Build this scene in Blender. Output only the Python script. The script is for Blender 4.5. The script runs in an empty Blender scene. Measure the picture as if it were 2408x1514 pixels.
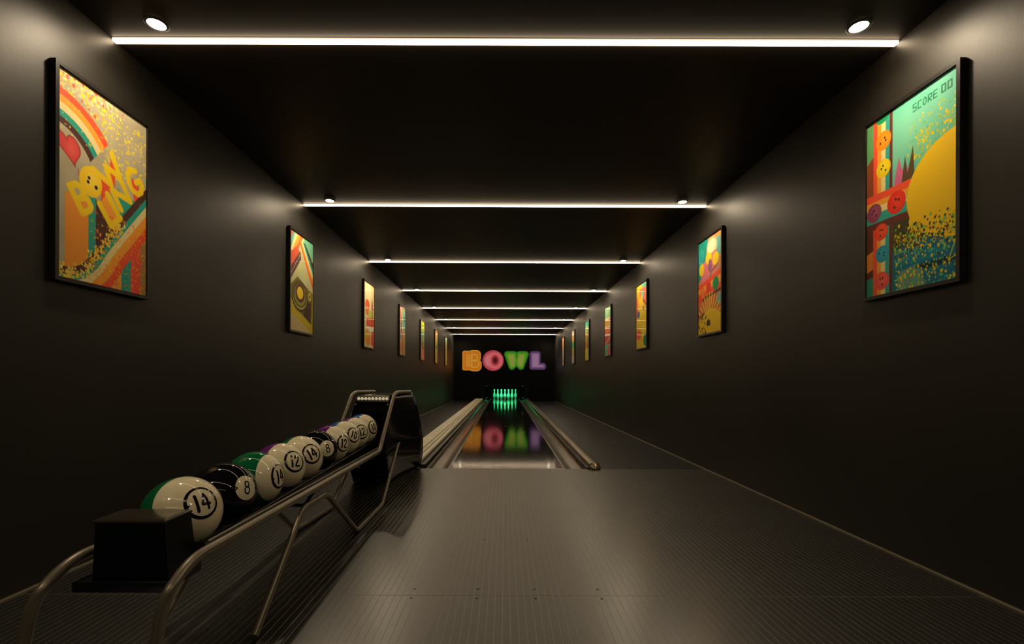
import bpy, bmesh, math, random
import numpy as np
from mathutils import Vector, Matrix

random.seed(7)
rng = np.random.default_rng(7)
S = bpy.context.scene
COL = S.collection
PI = math.pi

# ------------------------------------------------------------------ camera, world, exposure
EYE = 0.84
FPX = 1115.0
CX, CY = 1186.0, 890.0
cam_d = bpy.data.cameras.new('camera')
cam = bpy.data.objects.new('camera', cam_d)
COL.objects.link(cam)
cam_d.sensor_fit = 'HORIZONTAL'
cam_d.sensor_width = 36.0
cam_d.lens = FPX / 2408.0 * 36.0
cam_d.shift_x = (1204.0 - CX) / 2408.0
cam_d.shift_y = (CY - 757.0) / 2408.0
cam_d.clip_start = 0.02
cam.matrix_world = Matrix.Translation((0, 0, EYE)) @ Matrix.Rotation(PI / 2, 4, 'X') @ Matrix.Rotation(math.radians(0.2), 4, 'Z')
S.camera = cam

w = bpy.data.worlds.new('World'); S.world = w
w.use_nodes = True
w.node_tree.nodes['Background'].inputs[0].default_value = (0.0, 0.0, 0.0, 1)
S.view_settings.view_transform = 'Standard'
S.view_settings.look = 'None'
S.view_settings.exposure = 0.0
S.view_settings.gamma = 1.0
S.view_settings.use_curve_mapping = False

STRIP_EMIT = 15.0
DOWN_EMIT = 25.0
DOWN_WATT = 37.0
GREEN_EMIT = 85.0
SIGN_EMIT = 0.72

XW = 1.88            # half width of the room
ZC = EYE + 1.617     # ceiling
Y0, YB = -3.2, 17.75 # front and back of the room
FOUL = 4.42
YLANE = 18.95
LX = 0.025           # lane centre
STRIPS = [2.272 + 2.151 * i for i in range(8)]


def lin(c):
    c = np.asarray(c, dtype=float) / 255.0
    return np.where(c <= 0.04045, c / 12.92, ((c + 0.055) / 1.055) ** 2.4)


# ------------------------------------------------------------------ materials
def mat(name, col, rough=0.5, metal=0.0, ior=1.5, spec=0.5, coat=0.0, emit=None, estr=0.0, noise=0.0, nscale=8.0, bump=0.0, bscale=60.0, aniso=0.0):
    m = bpy.data.materials.new(name)
    m.use_nodes = True
    nt = m.node_tree
    b = nt.nodes['Principled BSDF']
    c = tuple(float(x) for x in col) + (1.0,)
    b.inputs['Base Color'].default_value = c
    b.inputs['Roughness'].default_value = rough
    b.inputs['Metallic'].default_value = metal
    b.inputs['Specular IOR Level'].default_value = spec
    b.inputs['IOR'].default_value = ior
    b.inputs['Coat Weight'].default_value = coat
    b.inputs['Coat Roughness'].default_value = 0.05
    if aniso:
        b.inputs['Anisotropic'].default_value = aniso
    if emit is not None:
        b.inputs['Emission Color'].default_value = tuple(emit) + (1.0,)
        b.inputs['Emission Strength'].default_value = estr
    tc = nt.nodes.new('ShaderNodeTexCoord')
    if noise:
        n = nt.nodes.new('ShaderNodeTexNoise'); n.inputs['Scale'].default_value = nscale
        n.inputs['Detail'].default_value = 5
        nt.links.new(tc.outputs['Object'], n.inputs['Vector'])
        r = nt.nodes.new('ShaderNodeMapRange')
        r.inputs['From Min'].default_value = 0.3; r.inputs['From Max'].default_value = 0.7
        r.inputs['To Min'].default_value = 1 - noise; r.inputs['To Max'].default_value = 1 + noise
        nt.links.new(n.outputs['Fac'], r.inputs['Value'])
        v = nt.nodes.new('ShaderNodeVectorMath'); v.operation = 'SCALE'
        v.inputs[0].default_value = c[:3]
        nt.links.new(r.outputs[0], v.inputs['Scale'])
        nt.links.new(v.outputs[0], b.inputs['Base Color'])
        r2 = nt.nodes.new('ShaderNodeMapRange')
        r2.inputs['From Min'].default_value = 0.3; r2.inputs['From Max'].default_value = 0.7
        r2.inputs['To Min'].default_value = max(0.02, rough * (1 - noise * 0.4)); r2.inputs['To Max'].default_value = min(1, rough * (1 + noise * 0.4))
        nt.links.new(n.outputs['Fac'], r2.inputs['Value'])
        nt.links.new(r2.outputs[0], b.inputs['Roughness'])
    if bump:
        n = nt.nodes.new('ShaderNodeTexNoise'); n.inputs['Scale'].default_value = bscale
        n.inputs['Detail'].default_value = 3
        nt.links.new(tc.outputs['Object'], n.inputs['Vector'])
        bp = nt.nodes.new('ShaderNodeBump'); bp.inputs['Strength'].default_value = bump
        bp.inputs['Distance'].default_value = 0.002
        nt.links.new(n.outputs['Fac'], bp.inputs['Height'])
        nt.links.new(bp.outputs[0], b.inputs['Normal'])
    return m


M = {}
M['wall'] = mat('satin_black_wall_paint', (0.0155, 0.0135, 0.0098), 0.46, spec=0.45, noise=0.12, nscale=1.3, bump=0.12, bscale=90)
M['backwall'] = mat('matte_black_end_wall', (0.004, 0.0038, 0.0035), 0.8, spec=0.1)
M['ceiling'] = mat('black_ceiling_paint', (0.020, 0.016, 0.012), 0.5, spec=0.3, noise=0.1, nscale=1.0)
M['frontwall'] = mat('black_rear_wall_paint', (0.02, 0.018, 0.015), 0.6, spec=0.3)
M['plank'] = mat('dark_approach_board', (0.0050, 0.0043, 0.0031), 0.30, spec=0.85, ior=1.95, noise=0.08, nscale=3.0)
M['joint'] = mat('pale_joint_line', (0.36, 0.33, 0.26), 0.5, spec=0.3)
M['panel'] = mat('dark_floor_panel', (0.016, 0.017, 0.019), 0.27, spec=0.5, noise=0.05, nscale=2.0)
M['base'] = mat('dark_subfloor', (0.01, 0.009, 0.008), 0.7)
M['screw'] = mat('dark_steel_screw', (0.02, 0.018, 0.015), 0.5, metal=0.6)
M['trim'] = mat('aluminium_floor_trim', (0.30, 0.27, 0.19), 0.45, metal=0.7)
M['lane'] = mat('oiled_black_lane_surface', (0.008, 0.0075, 0.0072), 0.075, spec=0.4)
M['laneline'] = mat('lane_board_joint', (0.022, 0.020, 0.017), 0.075, spec=0.4)
M['edge'] = mat('brushed_foul_edge', (0.60, 0.50, 0.42), 0.35, metal=0.9)
M['gutter'] = mat('grey_plastic_gutter', (0.10, 0.088, 0.070), 0.18, spec=0.6, noise=0.25, nscale=14.0, bump=0.25, bscale=25)
M['rail'] = mat('ivory_rail_plastic', (0.72, 0.66, 0.48), 0.38, spec=0.5, noise=0.08, nscale=4.0)
M['railgroove'] = mat('rail_groove_dark', (0.06, 0.05, 0.035), 0.6)
M['cap'] = mat('bronze_metal_cap', (0.26, 0.22, 0.15), 0.26, metal=0.75, noise=0.1, nscale=9)
M['railside'] = mat('brown_rail_side', (0.022, 0.016, 0.011), 0.45)
M['arrow'] = mat('pale_lane_dot', (0.65, 0.63, 0.55), 0.3)
M['tube'] = mat('bronze_grey_powder_coat', (0.20, 0.172, 0.125), 0.36, metal=0.5, spec=0.5)
M['gloss_black'] = mat('gloss_black_plastic', (0.003, 0.003, 0.0034), 0.10, spec=0.35)
M['trough'] = mat('dark_brown_trough', (0.014, 0.010, 0.008), 0.3, spec=0.5)
M['boxblack'] = mat('black_stop_box', (0.003, 0.003, 0.005), 0.35, spec=0.25)
M['boxlid'] = mat('dark_glossy_lid', (0.03, 0.022, 0.015), 0.16, spec=0.6, coat=0.4)
M['cream'] = mat('cream_plastic_added_glow', (0.8, 0.75, 0.5), 0.4, emit=(1.0, .88, .58), estr=0.30)  # plain cream plastic for the vent slots, brightened by an added faint glow
M['steel'] = mat('grey_steel', (0.35, 0.34, 0.30), 0.35, metal=0.9)
M['ballwhite'] = mat('ivory_white_ball', (0.80, 0.73, 0.50), 0.08, spec=0.5, noise=0.05, nscale=12)
M['ballgreen'] = mat('green_ball', (0.004, 0.13, 0.045), 0.06, spec=0.5)
M['ballpurple'] = mat('purple_ball', (0.13, 0.015, 0.18), 0.06, spec=0.5)
M['ballblue'] = mat('blue_ball', (0.015, 0.11, 0.38), 0.06, spec=0.5)
M['ballblack'] = mat('black_ball', (0.006, 0.0055, 0.005), 0.05, spec=0.4)
M['mark'] = mat('black_number_ink', (0.006, 0.005, 0.005), 0.12, spec=0.5)
M['frame'] = mat('black_picture_frame', (0.012, 0.010, 0.008), 0.35, spec=0.5)
M['pin'] = mat('white_pin_plastic', (0.75, 0.78, 0.74), 0.3)
M['pit'] = mat('pit_black', (0.003, 0.003, 0.003), 0.8, spec=0.1)
M['mask'] = mat('black_masking_unit', (0.002, 0.002, 0.002), 0.6, spec=0.15)
M['strip'] = mat('strip_diffuser', (0.9, 0.9, 0.85), 0.5, emit=(1.0, 0.76, 0.49), estr=STRIP_EMIT)
M['profile'] = mat('black_strip_profile', (0.012, 0.010, 0.008), 0.5)
M['down'] = mat('downlight_lens', (0.9, 0.9, 0.85), 0.5, emit=(1.0, 0.86, 0.62), estr=DOWN_EMIT)
M['green'] = mat('green_led', (0.1, 0.9, 0.4), 0.5, emit=(0.03, 1.0, 0.33), estr=GREEN_EMIT)
M['bolt'] = mat('pale_bolt', (0.5, 0.5, 0.45), 0.3, metal=0.8)


def attr_mat(name, rough, emissive=0.0):
    m = bpy.data.materials.new(name); m.use_nodes = True
    nt = m.node_tree; b = nt.nodes['Principled BSDF']
    a = nt.nodes.new('ShaderNodeAttribute'); a.attribute_name = 'Col'
    b.inputs['Roughness'].default_value = rough
    b.inputs['Specular IOR Level'].default_value = 0.3
    if emissive:
        b.inputs['Base Color'].default_value = (0.01, 0.01, 0.01, 1)
        nt.links.new(a.outputs['Color'], b.inputs['Emission Color'])
        b.inputs['Emission Strength'].default_value = emissive
    else:
        nt.links.new(a.outputs['Color'], b.inputs['Base Color'])
    return m


M['print'] = attr_mat('printed_paper', 0.6)
M['sign'] = attr_mat('glowing_sign_face', 0.5, SIGN_EMIT)

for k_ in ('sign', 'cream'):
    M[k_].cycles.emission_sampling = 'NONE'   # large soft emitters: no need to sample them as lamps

gm = bpy.data.materials.new('clear_glazing'); gm.use_nodes = True
nt = gm.node_tree; nt.nodes.clear()
o = nt.nodes.new('ShaderNodeOutputMaterial'); mx = nt.nodes.new('ShaderNodeMixShader')
tr = nt.nodes.new('ShaderNodeBsdfTransparent'); gl = nt.nodes.new('ShaderNodeBsdfGlossy'); gl.inputs['Roughness'].default_value = 0.03
geo = nt.nodes.new('ShaderNodeNewGeometry')      # thin pane: reflectance rises with the angle on both faces
dt = nt.nodes.new('ShaderNodeVectorMath'); dt.operation = 'DOT_PRODUCT'
nt.links.new(geo.outputs['Normal'], dt.inputs[0]); nt.links.new(geo.outputs['Incoming'], dt.inputs[1])


def mnode(op, a, b=None):
    n = nt.nodes.new('ShaderNodeMath'); n.operation = op
    for i, v in enumerate((a, b)):
        if v is None: continue
        if isinstance(v, (int, float)): n.inputs[i].default_value = v
        else: nt.links.new(v, n.inputs[i])
    return n.outputs[0]


fres = mnode('ADD', mnode('MULTIPLY', mnode('POWER', mnode('SUBTRACT', 1.0, mnode('ABSOLUTE', dt.outputs['Value'])), 11.0), 0.5), 0.0003)
nt.links.new(fres, mx.inputs[0]); nt.links.new(tr.outputs[0], mx.inputs[1]); nt.links.new(gl.outputs[0], mx.inputs[2])
nt.links.new(mx.outputs[0], o.inputs[0])
M['glass'] = gm


# ------------------------------------------------------------------ object helpers
def link(name, me, m=None, parent=None, smooth=False):
    ob = bpy.data.objects.new(name, me)
    COL.objects.link(ob)
    if m is not None:
        for mm in (m if isinstance(m, (list, tuple)) else [m]):
            me.materials.append(mm)
    if parent is not None:
        ob.parent = parent
    if smooth:
        me.polygons.foreach_set('use_smooth', [True] * len(me.polygons))
    return ob


def pyd(name, V, F, m=None, parent=None, smooth=False, mats=None):
    me = bpy.data.meshes.new(name)
    me.from_pydata([tuple(v) for v in V], [], [tuple(f) for f in F])
    me.update()
    ob = link(name, me, m, parent, smooth)
    if mats is not None:
        me.polygons.foreach_set('material_index', mats)
    return ob


def frombm(name, bm, m, parent=None, smooth=False, sharp=None):
    bmesh.ops.recalc_face_normals(bm, faces=bm.faces)
    me = bpy.data.meshes.new(name); bm.to_mesh(me); bm.free()
    ob = link(name, me, m, parent, smooth)
    if sharp is not None:
        me.set_sharp_from_angle(angle=math.radians(sharp))
    return ob


def addbox(bm, x0, x1, y0, y1, z0, z1):
    r = bmesh.ops.create_cube(bm, size=1.0, matrix=Matrix.Translation(((x0 + x1) / 2, (y0 + y1) / 2, (z0 + z1) / 2)) @ Matrix.Diagonal((x1 - x0, y1 - y0, z1 - z0, 1)))
    return r['verts']


def box(name, x0, x1, y0, y1, z0, z1, m, parent=None, bevel=0.0):
    bm = bmesh.new(); addbox(bm, x0, x1, y0, y1, z0, z1)
    if bevel:
        bmesh.ops.bevel(bm, geom=bm.edges[:], offset=bevel, segments=2, affect='EDGES', profile=0.5)
    return frombm(name, bm, m, parent, smooth=bool(bevel), sharp=40 if bevel else None)


def empty(name, loc, label, cat, group=None):
    e = bpy.data.objects.new(name, None); COL.objects.link(e)
    e.location = loc
    e.empty_display_size = 0.1
    tag(e, label, cat, group)
    bpy.context.view_layer.update()
    return e


def tag(ob, label=None, cat=None, group=None, kind=None):
    if label: ob['label'] = label
    if cat: ob['category'] = cat
    if group: ob['group'] = group
    if kind: ob['kind'] = kind
    return ob


def adopt(ob, parent):
    """parent while keeping world coordinates (parents here only carry a location)"""
    ob.parent = parent
    ob.matrix_parent_inverse = Matrix.Translation(parent.location).inverted()
    return ob


def fillet(pts, rad, n=7):
    pts = [Vector(p) for p in pts]
    out = [pts[0]]
    for i in range(1, len(pts) - 1):
        a, b, c = pts[i - 1], pts[i], pts[i + 1]
        u = (a - b); v = (c - b)
        r = rad[i] if isinstance(rad, (list, tuple)) else rad
        d = min(r, u.length * 0.48, v.length * 0.48)
        p = b + u.normalized() * d; q = b + v.normalized() * d
        for k in range(n + 1):
            t = k / n
            out.append(p * (1 - t) ** 2 + b * 2 * t * (1 - t) + q * t * t)
    out.append(pts[-1])
    return out


def tube_bm(bm, pts, r, seg=14, caps=True):
    pts = [Vector(p) for p in pts]
    n = len(pts)
    T = []
    for i in range(n):
        a = pts[max(0, i - 1)]; b = pts[min(n - 1, i + 1)]
        T.append((b - a).normalized())
    ref = Vector((1, 0, 0)) if abs(T[0].x) < 0.8 else Vector((0, 0, 1))
    N = (ref - T[0] * ref.dot(T[0])).normalized()
    rings = []
    for i in range(n):
        N = (N - T[i] * N.dot(T[i])).normalized()
        B = T[i].cross(N)
        rings.append([bm.verts.new(pts[i] + (N * math.cos(2 * PI * k / seg) + B * math.sin(2 * PI * k / seg)) * r) for k in range(seg)])
    for i in range(n - 1):
        for k in range(seg):
            bm.faces.new((rings[i][k], rings[i][(k + 1) % seg], rings[i + 1][(k + 1) % seg], rings[i + 1][k]))
    if caps:
        bm.faces.new(rings[0]); bm.faces.new(rings[-1])


def tube(name, pts, r, m, parent=None, rad=0.05, seg=14):
    bm = bmesh.new(); tube_bm(bm, fillet(pts, rad), r, seg)
    return frombm(name, bm, m, parent, smooth=True, sharp=50)


def lathe(name, prof, m, parent=None, seg=28, loc=(0, 0, 0)):
    bm = bmesh.new()
    rings = []
    for (r, z) in prof:
        if r < 1e-5:
            rings.append([bm.verts.new((0, 0, z))])
        else:
            rings.append([bm.verts.new((r * math.cos(2 * PI * k / seg), r * math.sin(2 * PI * k / seg), z)) for k in range(seg)])
    for a, b in zip(rings[:-1], rings[1:]):
        for k in range(seg):
            k2 = (k + 1) % seg
            if len(a) == 1 and len(b) == 1: continue
            if len(a) == 1: bm.faces.new((a[0], b[k2], b[k]))
            elif len(b) == 1: bm.faces.new((a[k], a[k2], b[0]))
            else: bm.faces.new((a[k], a[k2], b[k2], b[k]))
    ob = frombm(name, bm, m, parent, smooth=True, sharp=45)
    ob.location = loc
    return ob


def extrude_profile(name, prof, y0, y1, zoff, m, parent=None, closed=True, smooth=False, ny=1):
    """prof: list of (x,z); extruded along y, zoff(y) added to z"""
    V, F = [], []
    n = len(prof)
    ys = [y0 + (y1 - y0) * k / ny for k in range(ny + 1)]
    for y in ys:
        for (x, z) in prof:
            V.append((x, y, z + zoff(y)))
    for k in range(ny):
        for i in range(n if closed else n - 1):
            j = (i + 1) % n
            F.append((k * n + i, k * n + j, (k + 1) * n + j, (k + 1) * n + i))
    if closed:
        F.append(tuple(range(n))); F.append(tuple(ny * n + i for i in range(n)))
    me = bpy.data.meshes.new(name); me.from_pydata(V, [], F)
    bm = bmesh.new(); bm.from_mesh(me); bpy.data.meshes.remove(me)
    return frombm(name, bm, m, parent, smooth=smooth, sharp=35 if smooth else None)


# ------------------------------------------------------------------ room shell
def wall_with_hole(name, y0, y1, hx0, hx1, hz1, m):
    bm = bmesh.new()
    addbox(bm, -XW - .12, hx0, y0, y1, -.1, ZC + .1)
    addbox(bm, hx1, XW + .12, y0, y1, -.1, ZC + .1)
    addbox(bm, hx0, hx1, y0, y1, hz1, ZC + .1)
    return frombm(name, bm, m)


tag(box('wall_left', -XW - .12, -XW, Y0 - .12, YB, -.1, ZC + .1, M['wall']), kind='structure')
tag(box('wall_right', XW, XW + .12, Y0 - .12, YB, -.1, ZC + .1, M['wall']), kind='structure')
tag(box('wall_front', -XW, XW, Y0 - .12, Y0, -.1, ZC + .1, M['frontwall']), kind='structure')
HX0, HX1, HZ = LX - .80, LX + .80, .62
tag(wall_with_hole('wall_back', YB, YB + .12, HX0, HX1, HZ, M['backwall']), kind='structure')
tag(box('ceiling', -XW, XW, Y0, YB, ZC, ZC + .1, M['ceiling']), kind='structure')

# floor: substrate whose pale top shows in the joints, boards laid on it one by one
floor = tag(box('floor', -XW, XW, Y0, FOUL, -.08, -.0008, M['joint']), kind='structure')
PITCH = 0.0277
GAP = 0.0019
SEAM = 1.836
board_cache = {}


def board(x0, x1, y0, y1):
    wd = round(x1 - x0, 5)
    key = (wd, round(y1 - y0, 4))
    if key not in board_cache:
        bm = bmesh.new(); addbox(bm, -wd / 2, wd / 2, -(y1 - y0) / 2, (y1 - y0) / 2, -.0040, 0)
        bmesh.ops.recalc_face_normals(bm, faces=bm.faces)
        me = bpy.data.meshes.new('plank'); bm.to_mesh(me); bm.free()
        me.materials.append(M['plank'])
        board_cache[key] = me
    ob = bpy.data.objects.new('plank', board_cache[key]); COL.objects.link(ob)
    ob.location = ((x0 + x1) / 2, (y0 + y1) / 2, 0)
    ob.parent = floor
    return ob


kmin = math.ceil((-XW + .004) / PITCH)
xs = [-.004 + PITCH * k for k in range(-68, 69)]
xs = [x for x in xs if -XW + .006 < x < XW - .006]
edges = [-XW] + xs + [XW]
for (ya, yb) in ((-.62, SEAM - .0012), (SEAM + .0012, FOUL - .002)):
    for a, b in zip(edges[:-1], edges[1:]):
        if b - a < .004: continue
        ga = .0014 if abs(abs(a + .004) - 22 * PITCH) < .003 else GAP / 2
        board(a + ga, b - GAP / 2, ya, yb)
box('floor_slab', -XW, XW, Y0, -.622, -.02, 0, M['plank'], floor)
# screws along the seam
for (sx, sy) in [(-.353, 1.892), (-.102, 1.892), (.122, 1.892), (.375, 1.892), (-.353, 1.812), (-.102, 1.812), (.122, 1.812), (.375, 1.812), (-.102, 2.478), (.122, 2.478)]:
    lathe('screw', [(0, -.003), (.0055, -.003), (.0055, .0006), (.004, .0012), (0, .0008)], M['screw'], floor, 12, (sx, sy, 0))
for i in range(7):
    lathe('marker_dot', [(0, -.002), (.006, -.002), (.006, .0006), (0, .0008)], M['arrow'], floor, 12, (LX + (i - 3) * .14, 4.30, 0))
# side floor beyond the foul line
under = box('under_floor', -XW, XW, FOUL, YB, -.16, -.10, M['base'], floor)
ny = 11
for side, (xa, xb) in (('l', (-XW, -1.085)), ('r', (.905, XW))):
    for k in range(ny):
        y0 = FOUL + (YB - FOUL) * k / ny; y1 = FOUL + (YB - FOUL) * (k + 1) / ny
        box('floor_panel', xa, xb, y0 + .0008, y1 - .0008, -.03, 0, M['panel'], floor)
for nm, s in (('trim_1', -1), ('trim_2', 1)):
    x = s * XW
    prof = [(x, 0.0), (x, .007), (x - s * .003, .007), (x - s * .004, .003), (x - s * .008, .0025), (x - s * .008, 0.0)]
    t = extrude_profile(nm, prof, Y0 + .01, YB - .01, lambda y: 0.0, M['trim'])
    tag(t, kind='structure')


# ------------------------------------------------------------------ lane
def rise(y):
    return 0.055 * max(0.0, min(1.0, (y - FOUL) / (17.7 - FOUL)))


lane = empty('bowling_lane', (LX, FOUL, 0), 'single long black oiled lane between gutters running to the green lit pins', 'bowling lane')
LH = .545


def lane_part(ob):
    return adopt(ob, lane)


lane_part(extrude_profile('lane_surface', [(LX - LH + .018, -.03), (LX - LH + .018, 0), (LX + LH - .018, 0), (LX + LH - .018, -.03)], FOUL + .014, YLANE, rise, M['lane'], ny=2))
# fine lines between the lane boards (too narrow to pick apart one by one)
bm = bmesh.new()
for k in range(-19, 20):
    x = LX + k * .0268
    a = [(x - .0006, FOUL + .014), (x + .0006, FOUL + .014), (x + .0006, 12.0), (x - .0006, 12.0)]
    bm.faces.new([bm.verts.new((px, py, rise(py) + .0003)) for px, py in a])
ln = frombm('board_lines', bm, M['laneline']); ln['kind'] = 'stuff'; lane_part(ln)
lane_part(box('foul_edge_strip', LX - LH, LX + LH, FOUL, FOUL + .013, -.02, .0015, M['edge'], None, .001))
for i in range(7):
    j = i - 3
    y = 8.2 - abs(j) * .42
    lane_part(lathe('aiming_dot', [(0, -.001), (.012, -.001), (.012, .0008), (0, .001)], M['arrow'], None, 16, (LX + j * .144, y, rise(y))))
for s in (-1, 1):
    a, b = LX + s * (LH - .018), LX + s * (LH + .004)
    lane_part(extrude_profile('lane_edge', [(min(a, b), -.03), (min(a, b), .002), (max(a, b), .002), (max(a, b), -.03)], FOUL + .0005, YLANE, rise, M['gutter'], ny=2))
    # gutter: a concave channel
    g0, g1 = LX + s * (LH + .004), LX + s * .755
    c = (g0 + g1) / 2; R = abs(g1 - g0) / 2
    prof = [(c + R * math.cos(PI - k * PI / 14), -.075 * math.sin(k * PI / 14) ** .8 if 0 < k < 14 else 0.0) for k in range(15)]
    outer = [(x, z - .006) for x, z in reversed(prof)]
    lane_part(extrude_profile('gutter', prof + outer, FOUL + .001, YB + 1.0, rise, M['gutter'], smooth=True, ny=24))
# right rail with its rounded end
cy0 = 4.385
prof = [(.790, -.02), (.790, .030), (.798, .046), (.812, .054), (.880, .054), (.894, .046), (.900, .030), (.900, -.02)]
lane_part(extrude_profile('right_rail', prof, cy0 + .045, YB - .062, lambda y: rise(y) * .8, M['cap'], smooth=True, ny=4))
bm = bmesh.new()
bmesh.ops.create_uvsphere(bm, u_segments=24, v_segments=14, radius=1.0)
for v in bm.verts:
    v.co = Vector((.845 + v.co.x * .055, cy0 + .046 + min(v.co.y, .02) * .055, .002 + max(v.co.z, 0) * .052))
lane_part(frombm('rail_end_knob', bm, M['cap'], None, True))
lane_part(box('rail_side', .772, .789, FOUL + .002, YB - .062, -.05, .012, M['railside']))
lane_part(box('rail_side', -.800, -.752, FOUL + .11, YB - .062, -.05, .018, M['railside']))
# left ribbed cover of the ball return track
for (xa, xb, z) in ((-.852, -.803, .052), (-.905, -.866, .052), (-1.068, -.919, .052)):
    lane_part(extrude_profile('left_rail_rib', [(xa, -.02), (xa, z - .010), (xa + .006, z), (xb - .006, z), (xb, z - .010), (xb, -.02)], FOUL + .11, YB - .062, lambda y: rise(y) * .8, M['rail'], ny=4))
lane_part(box('rail_groove', -1.072, -.801, FOUL + .111, YB - .062, -.04, .030, M['railgroove']))

# ------------------------------------------------------------------ pit, masking unit, pins
pit = empty('pinsetter_mask', (LX, YB, 0), 'black masking unit framing the pin opening below the glowing letters', 'pinsetter')
bm = bmesh.new()
addbox(bm, HX0 - .10, HX0 + .035, YB - .06, YB - .001, .0, HZ + .05)
addbox(bm, HX1 - .035, HX1 + .10, YB - .06, YB - .001, .0, HZ + .05)
addbox(bm, HX0 + .035, HX1 - .035, YB - .06, YB - .001, HZ - .08, HZ + .05)
adopt(frombm('surround', bm, M['mask']), pit)
bm = bmesh.new()
addbox(bm, HX0 - .05, HX0, YB + .125, 20.2, -.2, HZ + .5)
addbox(bm, HX1, HX1 + .05, YB + .125, 20.2, -.2, HZ + .5)
addbox(bm, HX0, HX1, YB + .125, 20.2, HZ + .4, HZ + .5)
addbox(bm, HX0, HX1, 20.15, 20.2, -.2, HZ + .4)
addbox(bm, HX0, HX1, YB + .125, 20.15, -.2, -.15)
adopt(frombm('pit_housing', bm, M['pit']), pit)
for sx in (-.66, .69):
    for sz in (.12, .56):
        ob = lathe('bolt', [(0, 0), (.022, 0), (.022, .012), (.012, .02), (0, .022)], M['bolt'], None, 16, (sx, YB - .061, sz))
        ob.rotation_euler = (PI / 2, 0, 0)
        adopt(ob, pit)

gl_ = empty('pin_deck_light', (LX, YB + .2, HZ + .2), 'green glowing light bar hidden above the pin opening behind the end wall', 'light')
adopt(box('light_housing', LX - .62, LX + .62, YB + .17, YB + .26, HZ + .19, HZ + .23, M['pit']), gl_)
adopt(box('light_tube', LX - .60, LX + .60, YB + .18, YB + .25, HZ + .175, HZ + .189, M['green']), gl_)

PROF = [(0, 0), (1.0, 0), (1.41, .75), (1.95, 2.25), (2.25, 3.375), (2.38, 4.5), (2.25, 5.875), (1.86, 7.25), (1.24, 8.625), (.98, 9.375), (.90, 10), (.935, 10.875), (1.05, 11.75), (1.2, 12.625), (1.27, 13.5), (1.15, 14.25), (.75, 14.8), (0, 15)]
PS = .0254 * .97
rows = ['front pin', 'second row', 'third row', 'rear row']
names = {0: ['single front pin of the green lit triangle'],
         1: ['left pin of the two in the second row of green lit pins', 'right pin of the two in the second row of green lit pins'],
         2: ['left pin of the three in the third row of green lit pins', 'middle pin of the three in the third row, behind the front pin', 'right pin of the three in the third row of green lit pins'],
         3: ['leftmost green lit pin of the rear row', 'inner left green lit pin of the rear row', 'inner right green lit pin of the rear row', 'rightmost green lit pin of the rear row']}
PP = .140
pin_me = None
for r in range(4):
    for i in range(r + 1):
        x = LX + (i - r / 2) * 2 * PP
        y = 18.12 + r * PP * 1.732 * .9
        if pin_me is None:
            ob = lathe('bowling_pin', [(a * PS, b * PS) for a, b in PROF], M['pin'], None, 20)
            pin_me = ob.data
        else:
            ob = bpy.data.objects.new('bowling_pin', pin_me); COL.objects.link(ob)
        ob.location = (x, y, rise(y) + .0003)
        tag(ob, names[r][i], 'bowling pin', 'bowling pins on the pin deck')

# ------------------------------------------------------------------ ceiling lights
order = ['nearest', 'second nearest', 'third nearest', 'fourth nearest', 'fifth nearest', 'sixth nearest', 'seventh nearest', 'farthest']


def strip_light(y, label):
    e = empty('light_strip', (0, y, ZC), label, 'light strip', 'linear light strips across the ceiling')
    adopt(box('profile', -XW + .004, XW - .004, y - .021, y + .019, ZC - .0015, ZC + .0, M['profile']), e)
    adopt(box('diffuser', -XW + .006, XW - .006, y - .0125, y + .0125, ZC - .0120, ZC - .0016, M['strip']), e)


for i, y in enumerate(STRIPS):
    strip_light(y, ('warm white light strip across the black ceiling, %s to the viewer' % order[i]) if i < 7 else 'warm white light strip across the ceiling, farthest, just before the glowing letters')
strip_light(.121, 'warm white light strip across the ceiling above the viewer')
strip_light(-2.03, 'warm white light strip across the ceiling behind the viewer')

dl_ring = dl_lens = None
for i, sy in enumerate(STRIPS + [.121]):
    for s, X in ((-1, -1.595), (1, 1.615)):
        y = sy - .105
        sd = 'left' if s < 0 else 'right'
        if i < 8:
            lab = 'round recessed downlight by the %s wall beside the %s ceiling light strip' % (sd, order[i])
        else:
            lab = 'round recessed downlight by the %s wall above the viewer' % sd
        e = empty('downlight', (X, y, ZC), lab, 'downlight', 'round downlights beside the light strips')
        if dl_ring is None:
            a = lathe('trim_ring', [(.0375, -.006), (.0375, -.001), (.050, -.0005), (.050, -.003), (.046, -.006), (.0375, -.006)], M['profile'], e, 36)
            b = lathe('lens', [(0, -.0045), (.0372, -.0045), (.0372, -.001), (0, -.001)], M['down'], e, 36)
            dl_ring, dl_lens = a.data, b.data
        else:
            for nm, me in (('trim_ring', dl_ring), ('lens', dl_lens)):
                q = bpy.data.objects.new(nm, me); COL.objects.link(q); q.parent = e
        ld = bpy.data.lights.new('downlight_beam', 'SPOT')
        ld.energy = DOWN_WATT; ld.color = (1.0, .80, .55); ld.spot_size = math.radians(162); ld.spot_blend = 1.0
        ld.shadow_soft_size = .03
        lo = bpy.data.objects.new('downlight_beam', ld); COL.objects.link(lo); lo.parent = e
        lo.location = (0, 0, -.012)

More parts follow.
